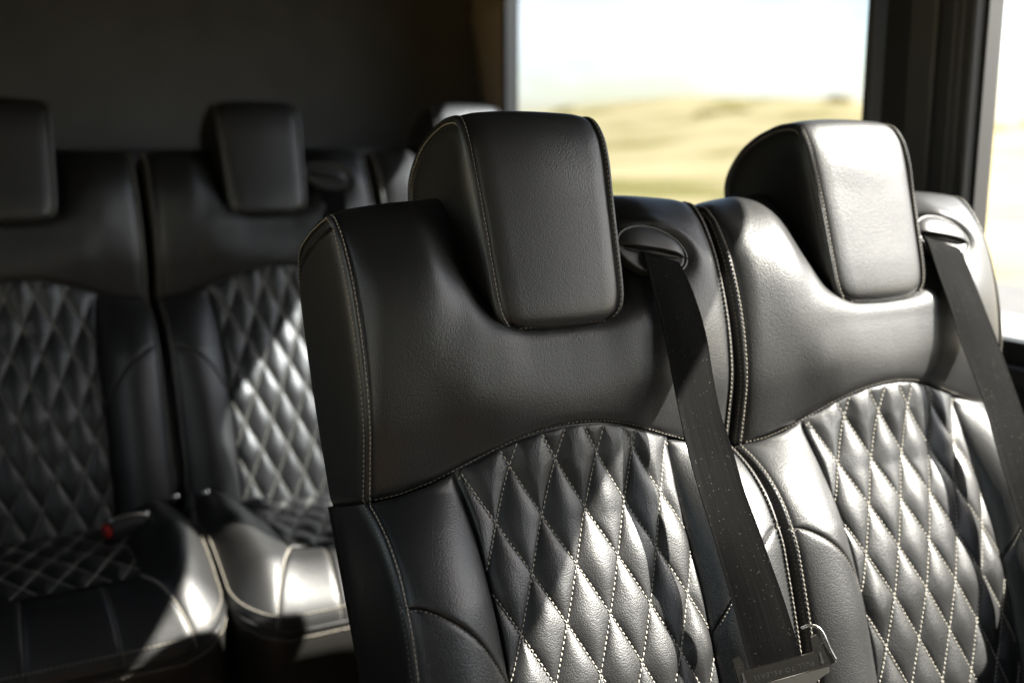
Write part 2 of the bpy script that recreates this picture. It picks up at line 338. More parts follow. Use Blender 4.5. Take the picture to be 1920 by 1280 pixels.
def clip_poly(sub, clip):                                  # Sutherland-Hodgman, clip convex and counter-clockwise
    out = list(sub)
    for i in range(len(clip)):
        a, b = clip[i], clip[(i+1) % len(clip)]; inp, out = out, []
        if not inp: return []
        side = lambda p: (b[0]-a[0])*(p[1]-a[1])-(b[1]-a[1])*(p[0]-a[0])
        for j in range(len(inp)):
            p, q = inp[j-1], inp[j]; sp, sq = side(p), side(q)
            if (sp >= 0) != (sq >= 0):
                t = sp/(sp-sq); out.append((p[0]+t*(q[0]-p[0]), p[1]+t*(q[1]-p[1])))
            if sq >= 0: out.append(q)
    return out
def area(p):
    p = np.array(p); x, y = p[:, 0], p[:, 1]; return .5*np.sum(x*np.roll(y, -1)-y*np.roll(x, -1))
RINGS = np.array([1, .99, .965, .925, .87, .80, .70, .58, .45, .31, .16])
def quilt(parent, outline, to3d, nrm, wx, wy, x0, y0, amp, m, st, name='quilt_diamond', edge_n=44):
    """Every padded diamond of a quilted sheet as a mesh of its own, and the thread of the lines between them."""
    o = np.array(outline); lo, hi = o.min(0), o.max(0); segs = {}
    for j in range(int((lo[1]-y0)/wy)-2, int((hi[1]-y0)/wy)+3):
        for i in range(int((lo[0]-x0)/wx)-2, int((hi[0]-x0)/wx)+3):
            if (i+j) % 2: continue
            cx, cy = x0+i*wx, y0+j*wy
            dia = [(cx+wx, cy), (cx, cy+wy), (cx-wx, cy), (cx, cy-wy)]
            pl = clip_poly(outline, dia)
            if len(pl) < 3: continue
            q = [pl[0]]
            for p in pl[1:]:
                if math.dist(p, q[-1]) > 1e-5: q.append(p)
            ar = abs(area(q))
            if ar < .00003: continue
            q = np.array(q); c = q.mean(0) if len(q) < 4 else np.array([np.average(resample(np.vstack([q, q[:1]]), 60)[:, k]) for k in (0, 1)])
            per = np.vstack([q, q[:1]]); cum = np.r_[0, np.cumsum(np.linalg.norm(np.diff(per, axis=0), axis=1))]
            t = np.unique(np.r_[np.linspace(0, cum[-1], edge_n, endpoint=False), cum[:-1]])
            t = t[np.r_[True, np.diff(t) > 1e-5]]
            ring = np.stack([np.interp(t, cum, per[:, 0]), np.interp(t, cum, per[:, 1])], 1); n = len(ring)
            am = amp*min(1, (ar/(2*wx*wy))**.5)*rng.uniform(.9, 1.1); tx, ty = rng.uniform(-.12, .12, 2)
            S = RINGS[:, None, None]; P2 = c+S*(ring-c)[None]
            pa = ((P2[..., 0]-cx)/wx+(P2[..., 1]-cy)/wy+1)/2; pb = ((P2[..., 1]-cy)/wy-(P2[..., 0]-cx)/wx+1)/2
            zf = lambda a_, b_: (np.clip(np.sin(np.pi*np.clip(a_, 0, 1)), 0, 1)*np.clip(np.sin(np.pi*np.clip(b_, 0, 1)), 0, 1))**.52
            full = ar > 1.96*wx*wy
            z = am*zf(pa, pb) if full else am*np.minimum(zf(pa, pb)*1.1, 1)*((1-RINGS**3)**.6)[:, None]
            rel = (P2-c)/np.array([wx, wy]); ph = rng.uniform(0, 6.28, 2)
            zz = z*(1+tx*rel[..., 0]+ty*rel[..., 1])+.0003*(z/amp)*np.sin(rel[..., 1]*6+rel[..., 0]*4+ph[0])
            xs = np.r_[P2[..., 0].ravel(), c[0]]; ys = np.r_[P2[..., 1].ravel(), c[1]]; zc = am*float(zf(np.array((((c[0]-cx)/wx+(c[1]-cy)/wy)+1)/2), np.array(((c[1]-cy)/wy-(c[0]-cx)/wx+1)/2))); zs = np.r_[zz.ravel(), zc if full else min(zc*1.1, am)]
            V = to3d(xs, ys)+nrm(xs, ys)*zs[:, None]
            F = []
            for r in range(len(RINGS)-1):
                for k in range(n): F.append((r*n+k, r*n+(k+1) % n, (r+1)*n+(k+1) % n, (r+1)*n+k))
            r = len(RINGS)-1
            for k in range(n): F.append((r*n+k, r*n+(k+1) % n, len(V)-1))
            if area(ring) < 0: F = [f[::-1] for f in F]
            mk(name, V, F, m, parent)
            for k in range(4):                             # lattice edges inside the outline carry thread
                a, b = dia[k], dia[(k+1) % 4]
                key = (round((a[0]+b[0])/2, 4), round((a[1]+b[1])/2, 4))
                if key in segs: continue
                on = [p for p in q if abs((b[0]-a[0])*(p[1]-a[1])-(b[1]-a[1])*(p[0]-a[0]))/math.dist(a, b) < 2e-5]
                if len(on) >= 2:
                    on = np.array(on); e = (np.array(b)-a)/math.dist(a, b); s = on @ e
                    segs[key] = (on[s.argmin()], on[s.argmax()])
    for a, b in segs.values():
        if math.dist(a, b) < .006: continue
        k = np.linspace(0, 1, 8)[:, None]; L = a+(np.array(b)-a)*k
        st.line(to3d(L[:, 0], L[:, 1]), nrm(L[:, 0], L[:, 1]), lift=.0011, rad=.00074)

# ------------------------------------------------------------------ the seat
def build_seat(with_guide, first_label, group):
    root = empty('passenger_seat', (0, 0, 0), first_label, 'seat', group)
    st = Stitches(); st.m = SHADED_THREAD
    Y = yoke_grid(with_guide)
    grid_obj('upper_back_panel', Y, LEATHER, root, True)
    c99 = Y.shape[1]
    for s in (0, 1):
        L, M = offset_line(Y[:, :100], 0, s, .0076)
        M = np.where(((M*(NV*.8+HV*.6)).sum(1) > 0)[:, None], M, -M)
        st.line(L, M)
    # welt lines
    wv = np.r_[np.linspace(-.286, -.76, 70)]
    up = spline([(p[0], p[1]) for p in YK[.2436][:9]], 60)
    top = spline([YK[.2436][8], (-.05, .0245), YK[.2436][9], (-.125, .012), YK[.2436][10]], 30)
    back = spline([YK[.2436][10], (-.143, -.15), YK[.2436][11]], 40)
    lowback = np.array([(-.128, -.29), (-.108, -.40), (-.09, -.52), (-.085, -.76)])
    for s in (-1, 1):
        # upper side panel
        u = 1-eu(.14, 30, False)[::-1]; v = np.r_[clus(50, .5)[:-6], 1-eu(.30, 4, False)[::-1][3:]]
        P2 = coons(back[::-1][:, :], up, resample(np.array([YK[.2436][11], YK[.2436][0]]), 20), top[::-1], v, u)   # u-axis: along height, v-axis: back->front
        bul = .0025*np.sin(np.pi*np.clip(u[None], 0, 1))**.8*np.ones((len(v), 1))
        tuck = edge_fold(P2, [(.014, .007), 'w', None, 'w'])
        x = s*(XW+bul-tuck)
        G = loc(x, P2[..., 1], P2[..., 0]); grid_obj('upper_side_panel', G, VINYL, root, s < 0)
        L, M = offset_line(G, 1, 1, .0076); st.line(L, np.tile([s, -.25, 0], (len(L), 1)))
        if s < 0: L, M = offset_line(G, 0, 1, .0076); st.line(L, np.tile([s, 0, .6], (len(L), 1)), length=.0035, pitch=.005)
        # lower side panel
        fr = np.stack([dw(wv), wv], 1)
        P2 = coons(resample(lowback, 30), fr, np.array([(-.128, -.29), (-.013, -.286)]), np.array([(-.085, -.76), (.045, -.76)]), v, u)
        tuck = edge_fold(P2, [None, (.016, .006), None, 'w'])
        x = s*(XW+bul-tuck)
        G = loc(x, P2[..., 1], P2[..., 0]); grid_obj('lower_side_panel', G, VINYL, root, s > 0)
        L, M = offset_line(G, 1, 1, .0076); st.line(L, np.tile([s, -.25, 0], (len(L), 1)))
        # welt
        w1 = loc(np.full(90, s*XW), *resample(np.vstack([up, top[1:]]), 90).T[::-1]); PV, PF = [], []; tube(PV, PF, w1-np.array([s*.0052, 0, 0])-NV*.0035, .0028); mk('seam_binding', PV, PF, PIPING, root)
        w2 = loc(np.full(70, s*XW), wv, dw(wv)); PV, PF = [], []; tube(PV, PF, w2-np.array([s*.0052, 0, 0])-NV*.0035, .0028); mk('seam_binding', PV, PF, PIPING, root)
        # bolsters: above and below the curved wing seam
        seam = spline([(s*XW, -.388), (s*.222, -.394), (s*.196, -.411), (s*.172, -.434), (s*.153, -.461), (s*.130, -.500)], 60)
        ts = np.array([p for p in YOKE_SEAM if -XW <= p[0] <= -.142]); ts = np.stack([s*-ts[:, 0]*-1*-1 if False else s*np.abs(ts[:, 0]), ts[:, 1]], 1)
        for name, c0, c1, h0, h1 in (('side_bolster', seam, ts, -.388, -.286), ('lower_bolster', np.array([(s*XW, -.76), (s*.130, -.76)]), seam, -.76, -.388)):
            uu = eu(.1136, 44, False); vv = clus(56 if name == 'side_bolster' else 90, .55)
            hb, ht = (c0[-1][1], c1[-1][1])
            ee = np.stack([s*ex(np.linspace(hb, ht, 60)), np.linspace(hb, ht, 60)], 1)
            P2 = coons(c0, c1, np.array([(s*XW, h0), (s*XW, h1)]), ee, uu, vv)
            tk = edge_fold(P2, ['w', (.012, .006), (.011, .0045) if name == 'side_bolster' else None, (.012, .006) if name == 'side_bolster' else (.011, .0045)])
            G = loc(P2[..., 0], P2[..., 1], dlow(P2[..., 0], P2[..., 1])-tk)
            grid_obj(name, G, LEATHER, root, s < 0)
            L, M = offset_line(G, 0, 0, .0076); st.line(L, M*(-1 if (M @ NV).mean() < 0 else 1))
            if name == 'lower_bolster':
                L, M = offset_line(G, 1, 1, .0045); st.line(L, M*(-1 if (M @ NV).mean() < 0 else 1), rad=.0005, length=.003, pitch=.005)
    # back cover
    bx = np.linspace(-XW-.004, XW+.004, 9); bh = np.linspace(-.288, -.76, 16)
    P = loc(*np.broadcast_arrays(bx[:, None], bh[None], pchip(np.sort([-.29, -.40, -.52, -.77]), [-.085, -.09, -.108, -.129], bh)[None]))
    grid_obj('back_cover', P, VINYL, root, False)
    # quilted sheet: backing under the padded diamonds
    hh = np.linspace(-.268, -.755, 40)
    ol = [(-x, h) for x, h in zip(ex(hh), hh)]                                   # down the left edge
    ol = ol+[(x, h) for x, h in zip(ex(hh[::-1]), hh[::-1])]
    ol = ol+[(x, h) for x, h in resample([p for p in YOKE_SEAM if abs(p[0]) <= .1421][::-1], 40)[1:-1]]
    bu = np.linspace(-1, 1, 30); bv = np.linspace(0, 1, 40); E = ex(-.25-.5*bv)
    X = bu[:, None]*E[None]; Ht = seam_h(X)+.004; Hq = Ht*(1-bv[None])-.76*bv[None]
    qb = grid_obj('quilted_panel', loc(X, Hq, dlow(X, Hq)-.004), LEATHER, root, True)
    to3d = lambda x, h: loc(x, h, dlow(x, h))
    def nrm(x, h):
        e = .002; a = to3d(x+e, h)-to3d(x-e, h); b = to3d(x, h+e)-to3d(x, h-e); n = np.cross(a, b); n /= np.linalg.norm(n, axis=-1, keepdims=True)
        return np.where((n @ NV)[..., None] > 0, n, -n)*.35+NV*.65
    qs = Stitches()
    quilt(qb, ol, to3d, nrm, .0272, .0585, 0.0, -.2695, .0070, LEATHER, qs)
    qs.build(qb)
    # headrest
    prof = [(-.02, -.122), (.020, -.1235), (.034, -.120), (.0405, -.110), (.043, -.08), (.0435, -.04), (.0445, .02), (.045, .065), (.040, .098), (.0255, .1225), (-.005, .1325), (-.03, .134), (-.06, .132), (-.09, .124), (-.118, .1075), (-.136, .088), (-.143, .066), (-.146, .03), (-.146, -.03)]
    ps = spline(prof, 150); hw = pchip([-.13, -.1235, -.118, -.108, -.09, -.05, 0, .09, .12, .15], [.064, .069, .0765, .083, .0868, .0888, .0905, .0940, .0925, .0895], ps[:, 1])
    s_arc = np.r_[0, np.cumsum(np.linalg.norm(np.diff(ps, axis=0), axis=1))]
    uu = eu(.18, 40)*2-1; X = uu[:, None]*hw[None]
    crown = .0055*(1-uu[:, None]**2); tng = np.gradient(ps, axis=0); tng /= np.linalg.norm(tng, axis=1, keepdims=True)
    nr = np.stack([-tng[:, 1], tng[:, 0]], 1)             # (d,h) normal
    nr = np.where((nr[:, 0]*(ps[:, 0]+.05)+nr[:, 1]*(ps[:, 1])).sum() > 0, nr, -nr)
    off = crown-1.15*welt((1-np.abs(uu[:, None]))*hw[None]/1.2)
    # soft long dents in the face, as padding under real leather has
    off = off+.0012*np.sin(X*38+ps[None, :, 1]*21+.7)*np.exp(-((ps[None, :, 1]-.07)/.05)**2)
    D = ps[None, :, 0]+nr[None, :, 0]*off; Hh = ps[None, :, 1]+nr[None, :, 1]*off
    HG = loc(X, Hh, D); hr = grid_obj('headrest', HG, LEATHER, root, False)
    hs = Stitches(); hs.m = SHADED_THREAD
    for s in (0, 1):
        L, M = offset_line(HG, 0, s, .0092); M = M*(1 if (M[40] @ NV) > 0 else -1)
        hs.line(L[8:], M[8:])
    c = np.array([-.05, .0])
    for s in (-1, 1):
        k = np.r_[eu(.10, 26, False)]
        P2 = ps[None]+(c-ps[None])*k[:, None, None]
        dist = np.linalg.norm(P2-ps[None], axis=2); kk = (k*k*(3-2*k))[:, None]
        x = s*(hw[None]*(1-kk)+.090*kk-1.2*welt(dist/1.45))
        G = loc(x, P2[..., 1], P2[..., 0]); grid_obj('headrest_side_panel', G, VINYL, hr, s > 0)
        L, M = offset_line(G, 0, 0, .0112); hs.line(L[8:140], np.tile([s, 0, 0], (132, 1)))
        HV_, HF_ = [], []; tube(HV_, HF_, loc(s*(hw-.0052), ps[:, 1]-nr[:, 1]*.0035, ps[:, 0]-nr[:, 0]*.0035), .0028); mk('seam_binding', HV_, HF_, PIPING, hr)
    # thread along the bottom seam where the headrest meets the yoke
    xb = np.linspace(-.07, .07, 30); hs.line(loc(xb, -.1225+0*xb, .0335+.004*(1-(xb/.08)**2)), np.tile(NV, (30, 1)), rad=.00045, length=.003, pitch=.006)
    hs.build(hr)
    # yoke seam thread
    xs = np.linspace(-.235, .235, 120); st.line(loc(xs, seam_h(xs)+.0035, dlow(xs, seam_h(xs))*0+pchip([-.25, -.16, 0, .16, .25], [-.009, .003, .029, .003, -.009], xs)), np.tile(NV, (120, 1)), rad=.00045, length=.003, pitch=.0055)
    st.build(root)
    if with_guide: build_guide(root)
    build_cushion(root)
    return root

def guide_pt(p, q, d):                                    # local ellipse coordinates to seat space; the guide leans back with the shoulder
    x = GC[0]+p*math.cos(GA)-q*math.sin(GA); h = GC[1]+p*math.sin(GA)+q*math.cos(GA)
    return loc(x, h, d+GD+(h-GC[1])*-.22)
GD = .034
def build_guide(root):
    n = 72; a = np.linspace(0, 2*np.pi, n, endpoint=False)
    rs = np.array([1.10, 1.07, 1.02, .97, .90, .80, .6, .3, .02]); dz = np.array([-.014, -.004, 0, .0012, .0008, 0, 0, 0, 0])
    V = guide_pt(GR[0]*rs[:, None]*np.cos(a), GR[1]*rs[:, None]*np.sin(a), dz[:, None]+0*a).reshape(-1, 3); F = []
    for i in range(len(rs)-1):
        for k in range(n): F.append((i*n+k, i*n+(k+1) % n, (i+1)*n+(k+1) % n, (i+1)*n+k))
    F.append(tuple((len(rs)-1)*n+k for k in range(n)))
    g = mk('belt_guide', V, F, PLASTIC, root)
    # hood over the slot, like an eyelid: highest along its lip, running out into the rim above
    pp = np.linspace(-.985, .985, 48); slot_q = lambda p: .0015+.0022*np.sin(p*2.2+.3)-.0010*np.abs(p)**6
    tt = np.r_[-.16, -.15, -.10, -.04, np.linspace(0, 1, 22)]; hh = np.r_[0, .45, .85, .98, np.sqrt(1-np.linspace(0, 1, 22)**2)]
    Q0 = slot_q(pp); Q1 = GR[1]*1.0*np.sqrt(1-pp**2)
    Q = Q0[:, None]+np.maximum(Q1-Q0, 0)[:, None]*np.clip(tt, 0, 1)[None]+np.minimum(tt, 0)[None]*.012
    Hd = .0105*(1-np.abs(pp)**5)[:, None]*hh[None]+.0003
    grid_obj('guide_hood', guide_pt(GR[0]*pp[:, None]+0*Q, Q, Hd), PLASTIC, g, True)
    t = np.linspace(0, 2*np.pi, 40, endpoint=False)
    sx = np.sign(np.cos(t))*np.abs(np.cos(t))**.5*.038; sy = slot_q(sx/GR[0])-.0035+np.sin(t)*.0042
    V = np.vstack([guide_pt(sx, sy, .0006+0*sx), guide_pt(sx, sy, .0018+0*sx)]); m = len(t)
    F = [(k, (k+1) % m, m+(k+1) % m, m+k) for k in range(m)]+[tuple(m+k for k in range(m))]
    mk('slot_shade_patch', V, F, RUBBER, g)  # raised dark patch: the shade inside the slot as solid colour
    V, F = [], []; ta = np.linspace(0, 2*np.pi, 73); tube(V, F, guide_pt(GR[0]*1.03*np.cos(ta), GR[1]*1.03*np.sin(ta), .0012+0*ta), .0021, 8); mk('guide_rim', V, F, PLASTIC, g)

# cushion, in plan coordinates x, y (y negative towards the sitter's knees), z from the seat origin
def plan(x, y): return np.stack([x, y, 0*x], -1)-BASE
def c_top(x, y):
    ax = np.abs(x)
    zc = pchip([-.64, -.58, -.50, -.42, -.3, -.1, 0], [-.700, -.683, -.672, -.672, -.682, -.695, -.70], y)
    b = np.exp(-((ax-.195)/.052)**2)*np.clip((y+.66)/.25, 0.12, 1)*.052
    return zc+b
def c_inside(x, y):                                       # distance inside the rounded outline
    r = .085; qx = np.abs(x)-(.25-r); qy = -(y)-(.635-r)
    return -(np.sqrt(np.maximum(qx, 0)**2+np.maximum(qy, 0)**2)+np.minimum(np.maximum(qx, qy), 0)-r)
def c_z(x, y):
    fr = np.clip((-y-.40)/.2, 0, 1); fr = fr*fr*(3-2*fr); ax = np.abs(x); corner = np.clip((ax-.16)/.09, 0, 1)
    zw = -.668-.105*fr*(1-.35*corner**2); Rr = .030+.075*fr
    q = np.clip(c_inside(x, y)/Rr, 0, 1); t = c_top(x, y)
    return zw+(t-zw)*np.sqrt(np.clip(1-(1-q)**2, 0, 1))
def c_outline(n, r=.085, yb=-.06):
    P = [(-.25, yb)]+[(-.25, -.635+r)]
    P += [(-.25+r-r*math.cos(a), -.635+r-r*math.sin(a)) for a in np.linspace(0, math.pi/2, 16)]
    P += [(-x, y) for x, y in P[::-1]]
    return resample(P, n)
def build_cushion(root):
    cz = lambda x, y: plan(x, y)+np.stack([0*x, 0*x, c_z(x, y)], -1)
    st = Stitches(); sd_ = Stitches(); sd_.m = SHADED_THREAD
    # skirt below the welt
    ol = c_outline(140); zt = c_z(ol[:, 0], ol[:, 1])
    rows = [zt-.001, zt-.012, zt-.03, zt*0-.86, zt*0-.95]
    ins = [.0025, -.001, 0.0, .004, .02]
    ctr = np.array([0, -.35])
    P = np.stack([np.concatenate([ol+(ctr-ol)*(i/.3), z[:, None]], 1) for i, z in zip(ins, rows)], 1)-BASE
    cush = grid_obj('seat_cushion', P, VINYL, root, True)
    V, F = [], []; tube(V, F, np.concatenate([ol, zt[:, None]], 1)-BASE, .0035); mk('piping', V, F, PIPING, cush)
    out_n = np.stack([ol[:, 0], ol[:, 1]+.35, 0*ol[:, 0]], 1); out_n /= np.linalg.norm(out_n, axis=1, keepdims=True)
    sd_.line(np.concatenate([ol, zt[:, None]-.012], 1)-BASE+out_n*.001, out_n, pitch=.008, length=.0062, rad=.0012, lift=.0012)
    inn = ol+(ctr-ol)*.022; sd_.line(cz(inn[:, 0], inn[:, 1])+out_n*.001, out_n+np.array([0, 0, .8]), pitch=.008, length=.0062, rad=.0012, lift=.0012)
    full = c_outline(400)
    li = np.argmin(np.abs(full[:, 0]+.185)+(full[:, 1] > -.55)*9); left = full[:li+1]
    front = full[li:len(full)-li]
    ke = lambda s: np.array([(s*.132, -.06), (s*.130, -.3), (s*.124, -.515)])
    u = clus(50, .55); v = clus(60, .5)
    for s in (-1, 1):
        lf = left*np.array([-s, 1]) if s > 0 else left
        lf = np.stack([s*np.abs(left[:, 0]), left[:, 1]], 1)
        P2 = coons(np.array([(s*.25, -.06), (s*.132, -.06)]), np.array([lf[-1], (s*.124, -.515)]), lf, ke(s), u, v)
        tk = edge_fold(P2, [None, (.014, .006), None, (.014, .006)])
        G = cz(P2[..., 0], P2[..., 1])-np.stack([0*tk, 0*tk, tk], -1); grid_obj('cushion_bolster', G, LEATHER, cush, s > 0)
        L, M = offset_line(G, 1, 1, .004); st.line(L, np.tile([0, -.3, 1], (len(L), 1)), pitch=.008, length=.0066, rad=.0014, lift=.0012)
    # front roll in three pieces
    kx = [-.185, -.07, .07, .185]; tx = [-.124, -.062, .062, .124]
    for i in range(3):
        f = front[(front[:, 0] >= kx[i]-1e-4) & (front[:, 0] <= kx[i+1]+1e-4)]
        f = np.vstack([[kx[i], np.interp(kx[i], front[:, 0], front[:, 1])], f, [kx[i+1], np.interp(kx[i+1], front[:, 0], front[:, 1])]])
        t = np.array([(tx[i], -.515), (tx[i+1], -.515)])
        P2 = coons(t, f, np.array([t[0], f[0]]), np.array([t[1], f[-1]]), clus(40, .5), clus(40, .5))
        tk = edge_fold(P2, [(.012, .005), (.012, .005), (.014, .006), None])
        G = cz(P2[..., 0], P2[..., 1])-np.stack([0*tk, 0*tk, tk], -1); grid_obj('front_roll', G, LEATHER, cush, True)
        if i != 1:
            L, M = offset_line(G, 0, 0 if i == 2 else 1, .004); sd_.line(L, np.tile([0, -.5, 1], (len(L), 1)), pitch=.007, length=.0056, rad=.0007, lift=.0008)
    hh = np.linspace(-.08, -.515, 12); ax = np.interp(-hh, [.06, .3, .515], [.132, .130, .124])
    ol2 = [(-x, y) for x, y in zip(ax, hh)]+[(x, y) for x, y in zip(ax[::-1], hh[::-1])]
    nr = lambda x, y: np.tile([0, -.1, 1.0], (len(np.atleast_1d(x)), 1))
    quilt(cush, ol2, cz, nr, .0285, .058, 0.0, -.30, .008, LEATHER, st, edge_n=32)
    X, Yg = np.meshgrid(np.linspace(-.134, .134, 12), np.linspace(-.05, -.52, 20), indexing='ij')
    grid_obj('cushion_backing', cz(X, Yg)-np.array([0, 0, .004]), LEATHER, cush, True)
    st.build(cush); sd_.build(cush)
    box_obj('seat_base', [(-.20, .20, -.26, .22, 0.018, .215)], TRIM, root, .006)
    for x in (-.195, .195): box_obj('floor_rail', [(x-.025, x+.025, -.28, .24, 0, .02)], STEEL, root, .003)

def copy_tree(o, parent=None, skip=()):
    c = o.copy(); COL.objects.link(c)
    if parent: c.parent = parent
    for ch in list(o.children):
        if ch.name.split('.')[0] not in skip: copy_tree(ch, c, skip)
    return c

GRP = 'quilted black leather passenger seats'
SEATS = {'A': (0, 0, 0), 'B': (.5, 0, -.006), 'C': (-.487, 1.258, .046), 'D': (.018, 1.258, .046), 'E': (.523, 1.258, .046)}
LAB = {'A': 'black leather seat nearest the camera, in the middle, its stitching in sharp focus',
       'B': 'black leather seat beside the right windows, its headrest shining grey in the sun',
       'D': 'blurred rear seat right of the red buckle, its quilted back half sunlit',
       'E': 'blurred rear seat by the window, mostly hidden behind the nearest headrest',
       'C': 'dark blurred rear seat at the left edge, with the red button buckle on it'}
def seat_loc(k): return tuple(np.array(SEATS[k])+BASE)
A = build_seat(True, LAB['A'], GRP); A.location = seat_loc('A')
for k in 'BDE':
    c = copy_tree(A); c['label'] = LAB[k]; c.location = seat_loc(k)
Cs = copy_tree(A, skip=('belt_guide', 'upper_back_panel')); Cs['label'] = LAB['C']; Cs.location = seat_loc('C')
Y0 = yoke_grid(False); grid_obj('upper_back_panel', Y0, LEATHER, Cs, True)

# ------------------------------------------------------------------ seat belts (seat coordinates x,h,d of both edges)
BELT_A = [[0.121,-0.0494,0.04,0.1682,-0.0651,0.044],[0.1184,-0.0986,0.0508,0.1745,-0.1107,0.0548],[0.1179,-0.1464,0.0592,0.1745,-0.157,0.0636],[0.1174,-0.1935,0.0628,0.1711,-0.2028,0.0684],[0.1155,-0.24,0.0684,0.168,-0.2478,0.076],[0.1146,-0.2856,0.075,0.1695,-0.2915,0.085],[0.1145,-0.3302,0.084,0.1667,-0.3342,0.097],[0.1175,-0.3741,0.091,0.1688,-0.3757,0.1076],[0.1222,-0.4181,0.094,0.1726,-0.417,0.1154],[0.1267,-0.4619,0.097,0.1781,-0.4582,0.1208],[0.13,-0.5054,0.1,0.1824,-0.4995,0.125],[.1338,-.5285,.1005,.1863,-.5225,.1255]]
BELT_B_END = [[.118,-.60,.12,.172,-.605,.14],[.13,-.69,.16,.184,-.69,.175]]
BELT_B = [[0.0988,-0.0466,0.04,0.1592,-0.0664,0.044],[0.0967,-0.0952,0.0508,0.1606,-0.1136,0.0548],[0.0979,-0.1425,0.0592,0.163,-0.1601,0.0636],[0.1012,-0.1895,0.0628,0.1701,-0.206,0.0684],[0.1081,-0.2353,0.0684,0.172,-0.2517,0.076],[0.1113,-0.281,0.075,0.1713,-0.2968,0.085],[0.1076,-0.3263,0.084,0.1669,-0.3407,0.097],[0.1053,-0.3711,0.091,0.1631,-0.384,0.1076],[0.1104,-0.4158,0.094,0.1608,-0.427,0.1154],[0.1129,-0.4604,0.097,0.1619,-0.4699,0.1208],[0.115,-0.5046,0.1,0.1647,-0.5127,0.125]]
def strap(E, parent, rows=90, cols=25, lead=True):
    E = np.array(E, float)
    if lead:                                              # the webbing runs back through the slot
        dd = (E[0]-E[1])*.12; a = E[0]+np.array([-.001, .007, -.012, -.001, .007, -.012]); E = np.vstack([a, E])
    L = spline(E[:, :3], rows); Rr = spline(E[:, 3:], rows)
    t = np.linspace(0, 1, cols)[:, None]
    S = L[None]+(Rr-L)[None]*t[..., None]
    cup = .0007*np.exp(-(np.minimum(t, 1-t)/.05)**2)+.0022*np.sin(np.pi*t)*np.sin(np.linspace(0, 9, rows))[None]
    S[..., 2] += cup
    P = loc(S[..., 0], S[..., 1], S[..., 2]); N = normals(P); N = N*np.sign((N @ NV).mean())
    th = .0013
    # closed loop of four sides: front face, selvedge, back face, selvedge
    ring = np.concatenate([P+N*th/2, (P-N*th/2)[::-1]], 0); m = ring.shape[0]
    ring = ring.transpose(1, 0, 2)
    V = ring.reshape(-1, 3); F = []
    for i in range(rows-1):
        for k in range(m): F.append((i*m+k, i*m+(k+1) % m, (i+1)*m+(k+1) % m, (i+1)*m+k))
    cum = np.linspace(0, 1, rows)*.5
    uv = [(cum[i], (min(k, m-1-k))/cols*.055) for i in range(rows) for k in range(m)]
    o = mk('strap', V, F, WEB, parent, uv=uv)
    b = o.modifiers.new('edge', 'EDGE_SPLIT'); b.split_angle = R(50)
    ss = Stitches(); B = P[0]-P[-1]; B = B/np.linalg.norm(B, axis=1, keepdims=True)
    return o, P, N
def lettering(text, parent, origin, ux, uy, size, m, depth):
    cu = bpy.data.curves.new('lettering', 'FONT'); cu.body = text; cu.size = size; cu.align_x = 'CENTER'; cu.align_y = 'CENTER'; cu.extrude = depth; cu.space_character = 1.25
    o = bpy.data.objects.new('lettering', cu); COL.objects.link(o); o.parent = parent; cu.materials.append(m)
    from mathutils import Matrix
    ux = np.array(ux)/np.linalg.norm(ux); uy = np.array(uy)-ux*(np.array(uy) @ ux); uy /= np.linalg.norm(uy); uz = np.cross(ux, uy)
    o.matrix_local = Matrix([[ux[0], uy[0], uz[0], origin[0]], [ux[1], uy[1], uz[1], origin[1]], [ux[2], uy[2], uz[2], origin[2]], [0, 0, 0, 1]])
    o.name = 'letter_source'; dg = bpy.context.evaluated_depsgraph_get(); me = bpy.data.meshes.new_from_object(o.evaluated_get(dg)); me.name = 'lettering'
    L = bpy.data.objects.new('lettering', me); COL.objects.link(L); L.parent = parent; L.matrix_local = o.matrix_local.copy(); bpy.data.objects.remove(o)
    return L
